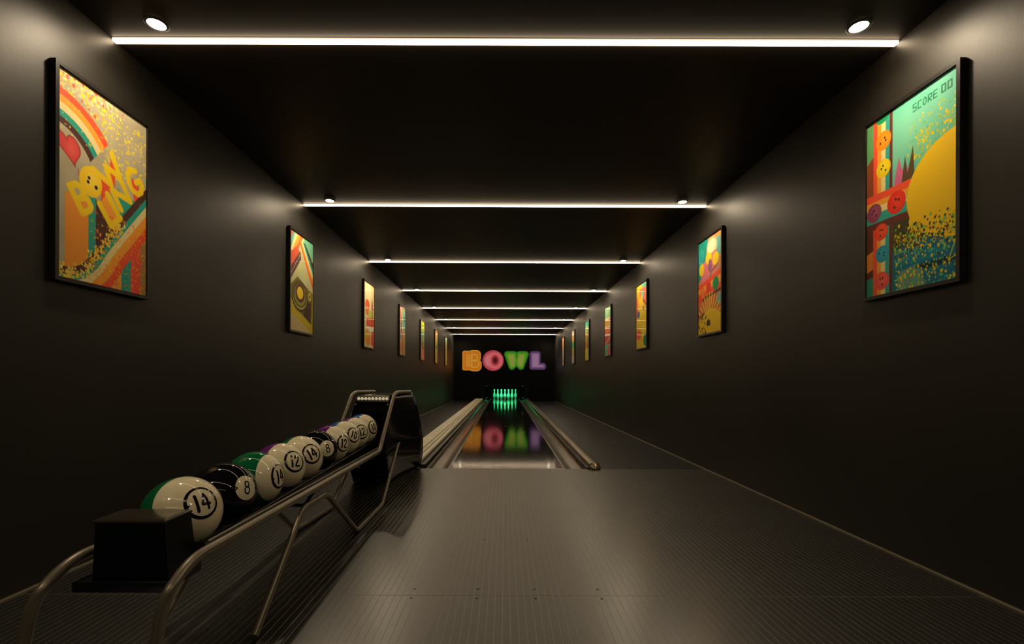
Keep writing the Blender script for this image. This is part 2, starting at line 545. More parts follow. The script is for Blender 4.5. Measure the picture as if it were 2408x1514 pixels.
# ------------------------------------------------------------------ flat print painting (drawn on a fine grid of mesh points)
GLY = {
    'B': [[(0, 0), (0, 1), (.6, 1), (.85, .88), (.85, .62), (.55, .5), (0, .5)], [(0, 0), (.5, 0), (.75, .12), (.75, .38), (.5, .5)]],
    'O': [[(.5 + .5 * math.cos(t * PI / 8), .5 + .5 * math.sin(t * PI / 8)) for t in range(17)]],
    'W': [[(0, 0), (.25, 1), (.5, .25), (.75, 1), (1, 0)]],
    'L': [[(0, 0), (0, 1), (.9, 1)]],
    'I': [[(0, 0), (0, 1)]],
    'N': [[(0, 1), (0, 0), (.85, 1), (.85, 0)]],
    'G': [[(.9, .15), (.6, 0), (.25, .05), (0, .35), (0, .7), (.25, .97), (.6, 1), (.9, .8), (.9, .55), (.55, .55)]],
    'S': [[(1, 0), (0, 0), (0, .5), (1, .5), (1, 1), (0, 1)]],
    'C': [[(1, 0), (0, 0), (0, 1), (1, 1)]],
    'R': [[(0, 1), (0, 0), (1, 0), (1, .5), (0, .5), (1, 1)]],
    'E': [[(1, 0), (0, 0), (0, 1), (1, 1)], [(0, .5), (.85, .5)]],
    '0': [[(0, 0), (1, 0), (1, 1), (0, 1), (0, 0)]],
    'D': [[(0, 0), (.6, 0), (1, .3), (1, .7), (.6, 1), (0, 1), (0, 0)]],
}


def seg_d(U, V, a, b):
    ax, ay = a; bx, by = b
    dx, dy = bx - ax, by - ay
    L2 = dx * dx + dy * dy + 1e-12
    t = np.clip(((U - ax) * dx + (V - ay) * dy) / L2, 0, 1)
    return np.hypot(U - ax - t * dx, V - ay - t * dy)


class Art:
    def __init__(s, n, w=1.0, h=1.8, bg=(0, 0, 0)):
        s.nx = n + 1; s.ny = int(n * h / w) + 1
        s.U, s.V = np.meshgrid(np.linspace(0, w, s.nx), np.linspace(0, h, s.ny))
        s.w, s.h = w, h
        s.px = w / n
        s.img = np.zeros((s.ny, s.nx, 3)) + np.array(bg, float)

    def sd(s, d, col, soft=0, op=1.0):
        a = np.clip(.5 - d / (s.px + soft), 0, 1)[..., None] * op
        s.img = s.img * (1 - a) + np.array(col, float) * a

    def poly_d(s, pts):
        d = np.full(s.U.shape, 9.0); ins = np.zeros(s.U.shape, bool)
        n = len(pts)
        for i in range(n):
            a, b = pts[i], pts[(i + 1) % n]
            d = np.minimum(d, seg_d(s.U, s.V, a, b))
            c = ((a[1] > s.V) != (b[1] > s.V))
            with np.errstate(divide='ignore', invalid='ignore'):
                xx = (b[0] - a[0]) * (s.V - a[1]) / (b[1] - a[1] + 1e-12) + a[0]
            ins ^= c & (s.U < xx)
        return np.where(ins, -d, d)

    def poly(s, pts, col, soft=0, op=1.0): s.sd(s.poly_d(pts), col, soft, op)

    def ell(s, cx, cy, rx, ry, col, soft=0, op=1.0):
        s.sd((np.hypot((s.U - cx) / rx, (s.V - cy) / ry) - 1) * min(rx, ry), col, soft, op)

    def line_d(s, pts):
        d = np.full(s.U.shape, 9.0)
        for a, b in zip(pts[:-1], pts[1:]): d = np.minimum(d, seg_d(s.U, s.V, a, b))
        return d

    def line(s, pts, wd, col, soft=0, op=1.0): s.sd(s.line_d(pts) - wd / 2, col, soft, op)

    def glyph(s, ch, tl, trr, bl, wd, col, soft=0, op=1.0):
        ex = (trr[0] - tl[0], trr[1] - tl[1]); ey = (bl[0] - tl[0], bl[1] - tl[1])
        for pl in GLY[ch]:
            s.line([(tl[0] + x * ex[0] + y * ey[0], tl[1] + x * ex[1] + y * ey[1]) for x, y in pl], wd, col, soft, op)

    def splat(s, n, box_, r0, r1, cols, fn=None, op=1.0):
        x0, x1, y0, y1 = box_
        k = 0; tries = 0
        while k < n and tries < n * 20:
            tries += 1
            x = rng.uniform(x0, x1); y = rng.uniform(y0, y1)
            if fn is not None and rng.uniform() > fn(x, y): continue
            r = rng.uniform(r0, r1) ** 1.0
            i0 = max(0, int((x - 3 * r) / s.w * (s.nx - 1))); i1 = min(s.nx, int((x + 3 * r) / s.w * (s.nx - 1)) + 2)
            j0 = max(0, int((y - 3 * r) / s.h * (s.ny - 1))); j1 = min(s.ny, int((y + 3 * r) / s.h * (s.ny - 1)) + 2)
            k += 1
            if i0 >= i1 or j0 >= j1: continue
            d = np.hypot(s.U[j0:j1, i0:i1] - x, (s.V[j0:j1, i0:i1] - y) * rng.uniform(.6, 1.1)) - r
            a = (np.clip(.5 - d / s.px, 0, 1) * op)[..., None]
            c = np.array(cols[rng.integers(len(cols))], float)
            s.img[j0:j1, i0:i1] = s.img[j0:j1, i0:i1] * (1 - a) + c * a

    def clouds(s, amp=10, cells=7):
        g = rng.normal(0, 1, (int(cells * s.h / s.w) + 3, cells + 3))
        x = s.U / s.w * cells; y = s.V / s.w * cells
        i = np.clip(x.astype(int), 0, g.shape[1] - 2); j = np.clip(y.astype(int), 0, g.shape[0] - 2)
        fx = x - i; fy = y - j
        fx = fx * fx * (3 - 2 * fx); fy = fy * fy * (3 - 2 * fy)
        v = g[j, i] * (1 - fx) * (1 - fy) + g[j, i + 1] * fx * (1 - fy) + g[j + 1, i] * (1 - fx) * fy + g[j + 1, i + 1] * fx * fy
        s.img += v[..., None] * amp

    def hole_ball(s, x, y, r, col, dark=None, ang=0.0):
        s.ell(x, y, r, r, col)
        s.ell(x + r * .15, y - r * .1, r * .55, r * .55, tuple(min(255, c + 28) for c in col), soft=r * .6, op=.6)
        for (a, b) in ((-.05, -.30), (-.28, -.05), (.30, .32)):
            ca, sa = math.cos(ang), math.sin(ang)
            s.ell(x + r * (a * ca - b * sa), y + r * (a * sa + b * ca), r * .10, r * .12, (35, 20, 10))


RED, ORG, IVO, TEA, BRN = (238, 84, 44), (245, 160, 48), (232, 214, 150), (38, 158, 138), (78, 45, 36)
YEL = (244, 206, 20)


def art_bowling():
    A = Art(230, bg=(178, 168, 138)); A.clouds(6, 9)
    A.splat(240, (0, .75, 0, .35), .004, .014, [YEL, (225, 215, 120), ORG, (190, 200, 150), RED], lambda x, y: max(0, 1 - (x + y * 1.3)) ** 1.2)
    A.splat(300, (.45, 1, .1, .75), .003, .012, [YEL, (226, 200, 60), (200, 190, 120), (235, 215, 90)], lambda x, y: .8)
    # rainbow arc, upper left
    cx, cy = -.05, .90
    d = np.hypot(A.U - cx, A.V - cy)
    cut = ((A.U - .352) * (.646 - .429) - (A.V - .646) * (.352 - .518))   # beyond the end line
    cut = ((A.U - .352) * .217 + (A.V - .646) * .166) / .273
    for r1, r0, c in ((.736, .672, RED), (.672, .610, ORG), (.610, .545, IVO), (.545, .488, TEA), (.488, .430, BRN)):
        A.sd(np.maximum(np.maximum(d - r1, r0 - d), cut), c)
    A.splat(110, (0, .5, .1, .6), .002, .008, [IVO, YEL, (250, 190, 80)], lambda x, y: .5, op=.8)
    # heart
    t = np.linspace(0, 2 * PI, 60)
    hx = 16 * np.sin(t) ** 3; hy = -(13 * np.cos(t) - 5 * np.cos(2 * t) - 2 * np.cos(3 * t) - np.cos(4 * t))
    pts = [(.110 + a * .0073 + (b * .0085) * .40, .650 + b * .0088) for a, b in zip(hx, hy)]
    A.poly(pts, (214, 66, 62))
    A.line(pts, .009, (150, 40, 40))
    A.ell(.13, .66, .055, .07, (232, 96, 88), soft=.06, op=.7)
    A.line([(.197, .80), (.205, .86)], .006, (200, 60, 60))
    # poured columns under the lettering
    A.poly([(.074, 1.05), (.304, 1.02), (.304, 1.70), (.074, 1.75)], (238, 150, 50))
    A.poly([(.304, .98), (.382, 1.0), (.382, 1.6), (.304, 1.7)], TEA)
    A.poly([(.382, 1.0), (.55, 1.22), (.72, 1.0), (.62, 1.35), (.382, 1.55)], BRN)
    A.poly([(.44, .78), (.54, .72), (.54, 1.1), (.44, 1.0)], RED)
    A.poly([(.54, .55), (.60, .62), (.60, .8), (.54, .8)], RED)
    A.poly([(.50, .9), (.66, 1.1), (.56, 1.22), (.42, 1.04)], ORG)
    A.poly([(.63, .8), (.70, .86), (.86, .85), (.66, 1.09)], TEA)
    A.poly([(.80, .62), (.88, .66), (.94, .78), (.84, .86)], RED)
    # curved rainbow, lower right
    P = [(-.1, 1.70), (.015, 1.702), (.12, 1.70), (.222, 1.655), (.32, 1.56), (.433, 1.383), (1.1, .537)]
    d = A.line_d(P)
    yy = np.interp(A.U, [p[0] for p in P], [p[1] for p in P])
    sd = np.where(A.V > yy, d, -d)
    A.sd(.30 - sd, (165, 135, 80))
    low = sd > .30
    for x0, x1, c in ((.55, .63, (222, 170, 90)), (.63, .68, ORG), (.68, .80, TEA), (.80, .925, (238, 84, 60))):
        A.sd(np.maximum(np.maximum(x0 - A.U, A.U - x1), .30 - sd), c)
    for a, b, c in ((0, .066, BRN), (.066, .118, TEA), (.118, .178, IVO), (.178, .258, ORG), (.258, .335, RED)):
        A.sd(np.maximum(a - sd, sd - b), c)
    A.splat(330, (0, .72, 1.15, 1.8), .003, .013, [YEL, (240, 220, 120), (225, 200, 60), (240, 190, 80)], lambda x, y: math.exp(-((y - np.interp(x, [p[0] for p in P], [p[1] for p in P]) - .07) / .07) ** 2))
    A.splat(420, (.3, 1, 1.1, 1.8), .003, .010, [(250, 120, 50), RED, YEL, ORG], lambda x, y: .7, op=.7)
    # BOWLING lettering
    wd = .058
    A.glyph('B', (.115, .985), (.235, .905), (.245, 1.18), wd, YEL, soft=.006)
    A.glyph('W', (.35, .735), (.56, .50), (.50, .86), wd, YEL, soft=.006)
    A.glyph('L', (.42, 1.03), (.545, .90), (.555, 1.20), wd, YEL, soft=.006)
    A.glyph('I', (.510, .905), (.6, .8), (.645, 1.07), wd, YEL, soft=.006)
    A.glyph('N', (.565, .845), (.70, .70), (.675, 1.0), wd, YEL, soft=.006)
    A.glyph('G', (.715, .625), (.84, .50), (.86, .80), wd, YEL, soft=.006)
    A.ell(.330, .865, .120, .138, (246, 204, 30))
    A.ell(.345, .845, .06, .07, (252, 220, 80), soft=.05, op=.6)
    for (x, y, r) in ((.310, .835, .014), (.300, .875, .014), (.385, .895, .017)):
        A.ell(x, y, r, r * 1.1, (20, 14, 8))
    return A


def art_score():
    A = Art(230, bg=(92, 186, 158)); A.clouds(7, 6)
    A.ell(.55, .35, .5, .3, (130, 205, 170), soft=.3, op=.7)
    A.splat(330, (.5, 1, .2, .62), .003, .012, [(150, 195, 80), YEL, (110, 190, 120), (200, 190, 60)], lambda x, y: .8 if y > .3 + .2 * (1 - x) else .2)
    # left edge
    A.poly([(0, 0), (.085, 0), (.085, .5), (0, .45)], (98, 160, 96)); A.poly([(0, .42), (.085, .36), (.085, .85), (0, .8)], (142, 68, 34))
    # pink crags in place of the background figures
    A.poly([(.33, .86), (.36, .66), (.38, .60), (.40, .50), (.43, .62), (.47, .68), (.50, .62), (.52, .8)], (205, 100, 140))
    A.poly([(.42, .86), (.47, .52), (.50, .70), (.56, .46), (.58, .8)], (90, 70, 40))
    # lower scenery
    A.poly([(.325, 1.08), (.6, 1.08), (.75, 1.5), (.325, 1.8)], (70, 66, 30))
    A.poly([(.325, 1.40), (.5, 1.36), (.8, 1.33), (1, 1.28), (1, 1.8), (.325, 1.8)], (20, 112, 140), soft=.03)
    A.ell(.62, 1.52, .26, .05, (20, 130, 150)); A.ell(.8, 1.62, .2, .03, (30, 52, 50))
    A.poly([(.40, 1.62), (.62, 1.58), (.70, 1.8), (.38, 1.8)], (112, 150, 130), soft=.02)
    A.poly([(0, 1.1), (.085, 1.1), (.085, 1.8), (0, 1.8)], (96, 50, 30)); A.poly([(0, 1.36), (.085, 1.33), (.085, 1.52), (0, 1.55)], (225, 130, 50)); A.poly([(0, 1.62), (.085, 1.6), (.085, 1.8), (0, 1.8)], (50, 140, 110))
    # vertical track
    for x0, x1, c in ((.085, .135, (243, 84, 48)), (.135, .185, ORG), (.185, .24, (240, 216, 140)), (.24, .289, (50, 165, 148)), (.289, .325, (104, 50, 38))):
        A.poly([(x0, 0), (x1, 0), (x1, 1.8), (x0, 1.8)], c)
    A.ell(.20, .02, .08, .05, (30, 150, 90))
    # horizontal track
    for a, b, c in ((.757, .83, (243, 84, 48)), (.83, .885, ORG), (.885, .955, (240, 216, 140)), (.955, 1.05, (50, 165, 148)), (1.05, 1.12, (104, 50, 38))):
        A.poly([(0, a), (.62, a + .012), (.62, b + .012), (0, b)], c)
    # bowling balls rolling on the tracks
    A.hole_ball(.213, .250, .095, (250, 140, 20), ang=2.0)
    A.hole_ball(.213, .530, .090, (240, 205, 20))
    A.hole_ball(.185, 1.165, .085, (238, 70, 30), ang=1.0)
    A.hole_ball(.202, 1.390, .085, (40, 150, 175), ang=2.6)
    A.hole_ball(.195, 1.660, .092, (238, 84, 70), ang=.6)
    A.hole_ball(.095, .945, .095, (140, 62, 90))
    A.hole_ball(.372, .930, .110, (232, 48, 24), ang=1.2)
    A.hole_ball(.600, .920, .110, (14, 140, 78), ang=2.8)
    # the large plain yellow form at the right
    sd = np.maximum((np.hypot((A.U - 1.05) / .56, (A.V - .97) / .47) - 1) * .47, -5)
    A.sd(sd, (240, 196, 16))
    A.poly([(.56, .97), (1.0, .97), (1.0, 1.30), (.60, 1.27), (.50, 1.24)], (240, 196, 16))
    for k in range(13):
        x = .52 + k * .038
        A.line([(x, 1.22), (x, 1.30 + .10 * ((k * 37) % 7) / 7)], .012 + .006 * (k % 3), (240, 196, 16))
    A.splat(620, (.33, 1, 1.15, 1.62), .003, .012, [YEL, (90, 70, 20), (210, 170, 30), (120, 190, 80), (50, 40, 20)], lambda x, y: math.exp(-((y - 1.34) / .11) ** 2))
    A.splat(260, (.35, 1, 1.4, 1.8), .003, .012, [(130, 200, 90), (60, 180, 160), YEL], lambda x, y: .5)
    A.line([(.97, 1.5), (.92, 1.62), (1.0, 1.6)], .01, (190, 200, 80)); A.line([(.99, 1.36), (.93, 1.33), (.98, 1.42)], .01, (190, 200, 80))
    # lettering
    x = .560
    for ch in 'SCORE':
        A.glyph(ch, (x, .092), (x + .032, .092), (x - .002, .155), .011, (20, 120, 82)); x += .053
    x += .026
    for ch in '00':
        A.glyph('0', (x, .088), (x + .034, .088), (x, .150), .013, (14, 112, 78)); x += .058
    return A


def art_turntable():
    A = Art(90, bg=(196, 196, 140)); A.clouds(6, 5)
    A.poly([(.5, 0), (1, 0), (1, .75), (.55, 0)], (110, 180, 140))
    A.poly([(0, 0), (.3, 0), (0, .42)], (110, 175, 150)); A.poly([(0, 0), (.16, 0), (0, .2)], (190, 100, 80))
    for k, c in enumerate(((230, 220, 150), ORG, (240, 110, 50))):
        A.poly([(.22 + k * .11, 0), (.33 + k * .11, 0), (0, .5 + k * .12), (0, .4 + k * .12)], c)
    for k, c in enumerate(((240, 100, 50), ORG, (235, 225, 160), TEA, BRN)):
        A.poly([(.36 + k * .055, .1), (.415 + k * .055, .1), (1, .80 - k * .10), (1, .92 - k * .10)], c)
    A.poly([(0, .42), (.30, .22), (.42, .36), (0, .80)], (215, 92, 60))
    A.poly([(0, .70), (.42, .30), (.46, .44), (0, .92)], (96, 58, 56))
    for k in range(7): A.ell(.06 + k * .055, .76 - k * .06, .018, .02, (200, 190, 170))
    A.poly([(.30, .80), (1, 1.0), (1, 1.8), (.95, 1.8), (0, 1.46), (0, 1.2)], (205, 180, 30))
    A.poly([(.30, .80), (.98, 1.02), (.94, 1.62), (.45, 1.45), (0, 1.2), (0, 1.0)], (120, 108, 36))
    A.poly([(.74, 1.2), (.92, 1.2), (.88, 1.60), (.56, 1.48)], (74, 46, 40))
    A.ell(.42, 1.14, .34, .29, (60, 48, 34)); A.ell(.42, 1.12, .32, .27, (176, 168, 66)); A.ell(.42, 1.10, .31, .25, (92, 82, 40))
    A.ell(.42, 1.12, .24, .2, (150, 146, 40)); A.ell(.42, 1.09, .2, .17, (96, 50, 60)); A.ell(.42, 1.08, .135, .115, (240, 206, 20))
    for k in range(15):
        t = PI * (.08 + .84 * k / 14)
        A.line([(.42 + .33 * math.cos(t), 1.13 + .28 * math.sin(t)), (.42 + .38 * math.cos(t), 1.13 + .33 * math.sin(t))], .016, (60, 50, 20))
    A.ell(.86, 1.08, .07, .08, (220, 200, 50)); A.ell(.86, 1.08, .035, .04, (100, 80, 30))
    A.line([(.50, .86), (.52, 1.0)], .014, (70, 60, 20))
    A.line([(.30, .80), (.98, 1.02)], .012, (80, 70, 30))
    A.poly([(0, 1.46), (.8, 1.8), (0, 1.8)], (206, 184, 130))
    return A


def art_microphone():
    A = Art(50, bg=(235, 214, 158)); A.clouds(5, 4)
    A.ell(.5, .4, .5, .4, (240, 224, 170), soft=.3, op=.6)
    A.ell(.33, .62, .20, .15, (235, 100, 50)); A.ell(.33, .78, .17, .13, (240, 130, 50)); A.ell(.30, .7, .07, .05, (250, 180, 120))
    A.poly([(.68, .68), (.80, .38), (.92, .7), (.86, .74)], (200, 110, 100))
    A.poly([(.45, .75), (.9, .75), (.92, 1.0), (.4, 1.0)], (205, 200, 90))
    A.line([(.6, .75), (.5, 1.0)], .04, IVO); A.line([(.8, .75), (.82, 1.0)], .04, (120, 130, 80))
    for k in range(4): A.poly([(.24 + k * .19, 1.02 - .02 * k), (.40 + k * .19, .98 - .02 * k), (.40 + k * .19, 1.20), (.24 + k * .19, 1.22)], (228, 62, 40))
    A.poly([(.4, 1.22), (.95, 1.2), (.9, 1.34), (.5, 1.36)], (240, 235, 215))
    A.ell(.35, 1.52, .28, .2, (232, 180, 30)); A.ell(.4, 1.62, .22, .12, (240, 150, 50))
    A.poly([(.7, 1.35), (1, 1.3), (1, 1.8), (.7, 1.7)], (228, 96, 70))
    return A


def art_bands(rows_, n=36, extra=None):
    A = Art(n, bg=(200, 190, 140))
    v = 0
    for hgt, c in rows_:
        A.poly([(0, v), (1, v), (1, v + hgt), (0, v + hgt)], c); v += hgt
    if extra: extra(A)
    A.clouds(5, 4)
    return A


def ex4(A):
    A.poly([(.45, 0), (1, 0), (1, .9), (.5, .75)], (120, 190, 160)); A.ell(.28, .35, .22, .3, (226, 150, 100)); A.line([(.3, .5), (.3, 1.0)], .1, (120, 60, 60))
    A.ell(.8, .45, .1, .12, (60, 90, 80)); A.poly([(.1, 1.1), (.5, .9), (.9, 1.05), (.9, 1.8), (.1, 1.8)], (214, 150, 90))
    A.line([(.5, 1.0), (.55, 1.8)], .05, (130, 70, 40)); A.ell(.25, 1.12, .14, .08, (90, 160, 160)); A.line([(0, .02), (1, .12)], .05, (220, 90, 60))


def ex5(A):
    A.poly([(.2, .5), (.9, .5), (.55, .95)], (110, 160, 120)); A.line([(.2, 1.0), (.8, 1.25)], .09, (80, 62, 40)); A.line([(.8, .95), (.4, 1.3)], .07, (90, 80, 40))
    A.line([(.1, .2), (.9, .1)], .05, (210, 220, 60)); A.line([(.6, 1.2), (.7, 1.8)], .1, (230, 110, 90))


def ex6(A):
    A.line([(.3, .2), (.35, 1.7)], .12, (225, 190, 90)); A.line([(.7, .4), (.75, 1.6)], .08, (120, 120, 40)); A.ell(.6, .9, .2, .12, (110, 130, 60))


def ex7(A):
    A.line([(0, .78), (1, .8)], .03, (120, 100, 60)); A.ell(.6, 1.3, .3, .2, (210, 190, 110))


def exr2(A):
    A.poly([(0, 0), (.45, 0), (.25, .6), (0, .8)], (24, 150, 130)); A.ell(.12, .3, .14, .16, (40, 170, 165))
    A.poly([(.8, 0), (1, 0), (1, .5), (.8, .4)], (245, 150, 50)); A.poly([(.78, .1), (.95, .1), (.95, .45), (.78, .4)], (100, 175, 165))
    A.ell(.60, .22, .2, .16, (240, 224, 170), soft=.05)
    A.poly([(.1, .85), (.2, .45), (.5, .35), (.75, .3), (.9, .6), (.6, .8), (.1, 1.0)], (222, 120, 130))
    A.ell(.15, .55, .11, .12, YEL); A.ell(.46, .40, .13, .11, YEL); A.ell(.75, .47, .13, .12, YEL)
    A.line([(.45, .85), (.6, .66), (.85, .58)], .03, (90, 90, 40)); A.ell(.52, .55, .08, .12, (150, 90, 120))
    A.poly([(0, .85), (1, .68), (1, 1.08), (.4, 1.10), (0, 1.2)], (238, 80, 44)); A.poly([(0, .93), (1, .78), (1, .92), (0, 1.02)], ORG)
    A.ell(.46, .94, .1, .11, (226, 50, 34)); A.ell(.76, .92, .12, .12, (20, 140, 80)); A.ell(.2, 1.0, .1, .1, (244, 120, 30))
    A.line([(.1, 1.22), (.3, 1.12), (.95, 1.06)], .05, (80, 50, 40))
    A.poly([(0, 1.2), (1, 1.1), (1, 1.8), (0, 1.8)], (214, 110, 70)); A.ell(.9, 1.22, .1, .1, (120, 180, 170))
    A.ell(.55, 1.72, .55, .36, (240, 200, 30))
    for k in range(13):
        t = PI * (1.08 + .84 * k / 12)
        A.line([(.5 + .2 * math.cos(t), 1.65 + .2 * math.sin(t)), (.5 + .52 * math.cos(t), 1.65 + .6 * math.sin(t))], .035, (240, 200, 40))
    A.poly([(.38, 1.66), (.38, 1.58), (.46, 1.53), (.54, 1.58), (.54, 1.66)], (60, 44, 12))
    A.splat(60, (0, .35, 1.4, 1.8), .01, .03, [(60, 44, 20), YEL])


def exr3(A):
    A.poly([(.5, 0), (1, 0), (1, .45), (.6, .3)], (110, 190, 160)); A.poly([(.3, .15), (.75, .12), (1, .2), (1, .75), (.6, .5), (.3, .4)], (240, 120, 90))
    A.ell(.58, .33, .13, .12, (120, 190, 160)); A.line([(.62, .45), (.9, .62)], .04, (100, 60, 60))
    A.poly([(0, .3), (.15, .4), (.2, .8), (0, 1.0)], (235, 110, 60)); A.ell(.68, .72, .08, .05, (150, 80, 30)); A.ell(.22, .84, .12, .1, (30, 100, 150))
    A.ell(.24, 1.42, .24, .14, (235, 96, 60)); A.ell(.9, 1.6, .2, .16, (20, 120, 80)); A.ell(.5, .5, .12, .2, (245, 190, 40))


def exr4(A):
    for k in range(3): A.line([(0, .42 + k * .3), (1, .46 + k * .3)], .06, (240, 225, 190))
    A.line([(.1, .6), (.9, .5)], .04, (220, 100, 80)); A.line([(.2, .95), (.9, .8)], .05, (230, 180, 60)); A.line([(.1, 1.35), (.9, 1.15)], .06, (225, 170, 70))
    A.ell(.4, 1.5, .22, .15, (90, 190, 150)); A.ell(.75, 1.65, .25, .2, (228, 90, 100))


ARTS_L = [
    (art_bowling(), 'black framed print with rainbow stripes, red heart and yellow BOWLING lettering on left wall'),
    (art_turntable(), 'black framed print of a yellow turntable and rainbow stripes, second on left wall'),
    (art_microphone(), 'black framed cream print with an orange microphone shape and red lettering, third on left wall'),
    (art_bands([(1.8, (196, 170, 120))], 36, ex4), 'black framed tan and teal print with brown figures shapes, fourth on left wall'),
    (art_bands([(.5, (186, 200, 50)), (.45, (150, 170, 110)), (.3, (190, 150, 100)), (.55, (228, 140, 100))], 30, ex5), 'black framed print, lime green above and salmon below, fifth on left wall'),
    (art_bands([(.3, (228, 140, 80)), (1.5, (196, 170, 70))], 24, ex6), 'black framed print, orange top above ochre stripes, sixth on left wall'),
    (art_bands([(.35, (170, 200, 160)), (1.45, (190, 165, 90))], 20, ex7), 'black framed print, pale mint top above khaki, farthest on left wall'),
]
ARTS_R = [
    (art_score(), 'black framed teal print with large yellow form, coloured balls and SCORE 00 on right wall'),
    (art_bands([(1.8, (200, 140, 90))], 70, exr2), 'black framed print, green, pink and red above a yellow burst, second on right wall'),
    (art_bands([(1.8, (222, 190, 36))], 50, exr3), 'black framed yellow print with coral top and blue spot, third on right wall'),
    (art_bands([(.4, (140, 190, 140)), (.35, (206, 170, 70)), (.3, (220, 110, 80)), (.35, (190, 70, 100)), (.4, (120, 180, 140))], 36, exr4), 'black framed print of mint, ochre and pink zigzag bands, fourth on right wall'),
    (art_bands([(.25, (60, 170, 140)), (.3, (160, 190, 130)), (.35, (180, 140, 50)), (.35, (160, 100, 50)), (.55, (205, 190, 60))], 30, ex6), 'black framed print, teal top fading to brown and yellow bands, fifth on right wall'),
    (art_bands([(.25, (190, 180, 170)), (.35, (200, 150, 80)), (.35, (70, 160, 100)), (.45, (170, 160, 60)), (.4, (190, 185, 165))], 24), 'black framed print with grey, green and olive bands, sixth on right wall'),
    (art_bands([(.75, (228, 150, 80)), (1.05, (190, 180, 150))], 20), 'black framed print, plain orange above grey, farthest on right wall'),
]


def grid_mesh(name, A, origin, eu, ev, m, parent):
    """A.img painted on a fine flat grid; origin = top left, eu across, ev down (full extents)"""
    nx, ny = A.nx, A.ny
    O = np.array(origin, float); eu = np.array(eu, float); ev = np.array(ev, float)
    P = O + (A.U / A.w)[..., None] * eu + (A.V / A.h)[..., None] * ev
    idx = np.arange(nx * ny).reshape(ny, nx)
    q = np.stack([idx[:-1, :-1], idx[1:, :-1], idx[1:, 1:], idx[:-1, 1:]], -1).reshape(-1, 4)
    me = bpy.data.meshes.new(name)
    me.vertices.add(nx * ny); me.vertices.foreach_set('co', P.reshape(-1))
    me.loops.add(q.size); me.loops.foreach_set('vertex_index', q.reshape(-1).astype(np.int32))
    me.polygons.add(len(q)); me.polygons.foreach_set('loop_start', np.arange(0, q.size, 4, dtype=np.int32))
    me.update(calc_edges=True)
    ca = me.color_attributes.new('Col', 'FLOAT_COLOR', 'POINT')
    rgba = np.ones((nx * ny, 4)); rgba[:, :3] = lin(np.clip(A.img, 4, 255)).reshape(-1, 3)
    ca.data.foreach_set('color', rgba.reshape(-1).astype(np.float32))
    return adopt(link(name, me, m), parent)


YC_L = [2.215, 4.355, 6.52, 8.65, 10.78, 12.95, 15.12]
YC_R = [2.193, 4.31, 6.45, 8.55, 10.68, 12.85, 15.0]
FW, FH, FT, FB = .522, .912, .026, .017
ZMID = 1.700
for side, arts, ycs in ((-1, ARTS_L, YC_L), (1, ARTS_R, YC_R)):
    for (A, lab), yc in zip(arts, ycs):
        xw = side * (XW - .0015)
        xf = xw - side * FT
        e = empty('framed_print', (xw, yc, ZMID), lab, 'picture', 'framed prints along the two walls')
        y0, y1, z0, z1 = yc - FW / 2, yc + FW / 2, ZMID - FH / 2, ZMID + FH / 2
        xa, xb = min(xw, xf), max(xw, xf)
        bm = bmesh.new()
        addbox(bm, xa, xb, y0, y0 + FB, z0, z1); addbox(bm, xa, xb, y1 - FB, y1, z0, z1)
        addbox(bm, xa, xb, y0 + FB, y1 - FB, z0, z0 + FB); addbox(bm, xa, xb, y0 + FB, y1 - FB, z1 - FB, z1)
        bmesh.ops.remove_doubles(bm, verts=bm.verts, dist=1e-5)
        adopt(frombm('frame', bm, M['frame']), e)
        xp = xf + side * .009
        # viewer's left edge: near end on the left wall, far end on the right wall
        if side < 0:
            grid_mesh('print', A, (xp, y0 + FB, z1 - FB), (0, FW - 2 * FB, 0), (0, 0, -(FH - 2 * FB)), M['print'], e)
        else:
            grid_mesh('print', A, (xp, y1 - FB, z1 - FB), (0, -(FW - 2 * FB), 0), (0, 0, -(FH - 2 * FB)), M['print'], e)
        xg = xf + side * .006
        adopt(box('glass_pane', min(xg, xg + side * .0015), max(xg, xg + side * .0015), y0 + FB, y1 - FB, z0 + FB, z1 - FB, M['glass']), e)
        adopt(box('backing_board', min(xp + side * .002, xw), max(xp + side * .002, xw), y0 + FB, y1 - FB, z0 + FB, z1 - FB, M['frame']), e)

# ------------------------------------------------------------------ glowing letters on the end wall
ZS = YB / FPX   # metres per pixel at the end wall


def wx(u): return (u - CX) * ZS
def wz(v): return EYE + (CY - v) * ZS


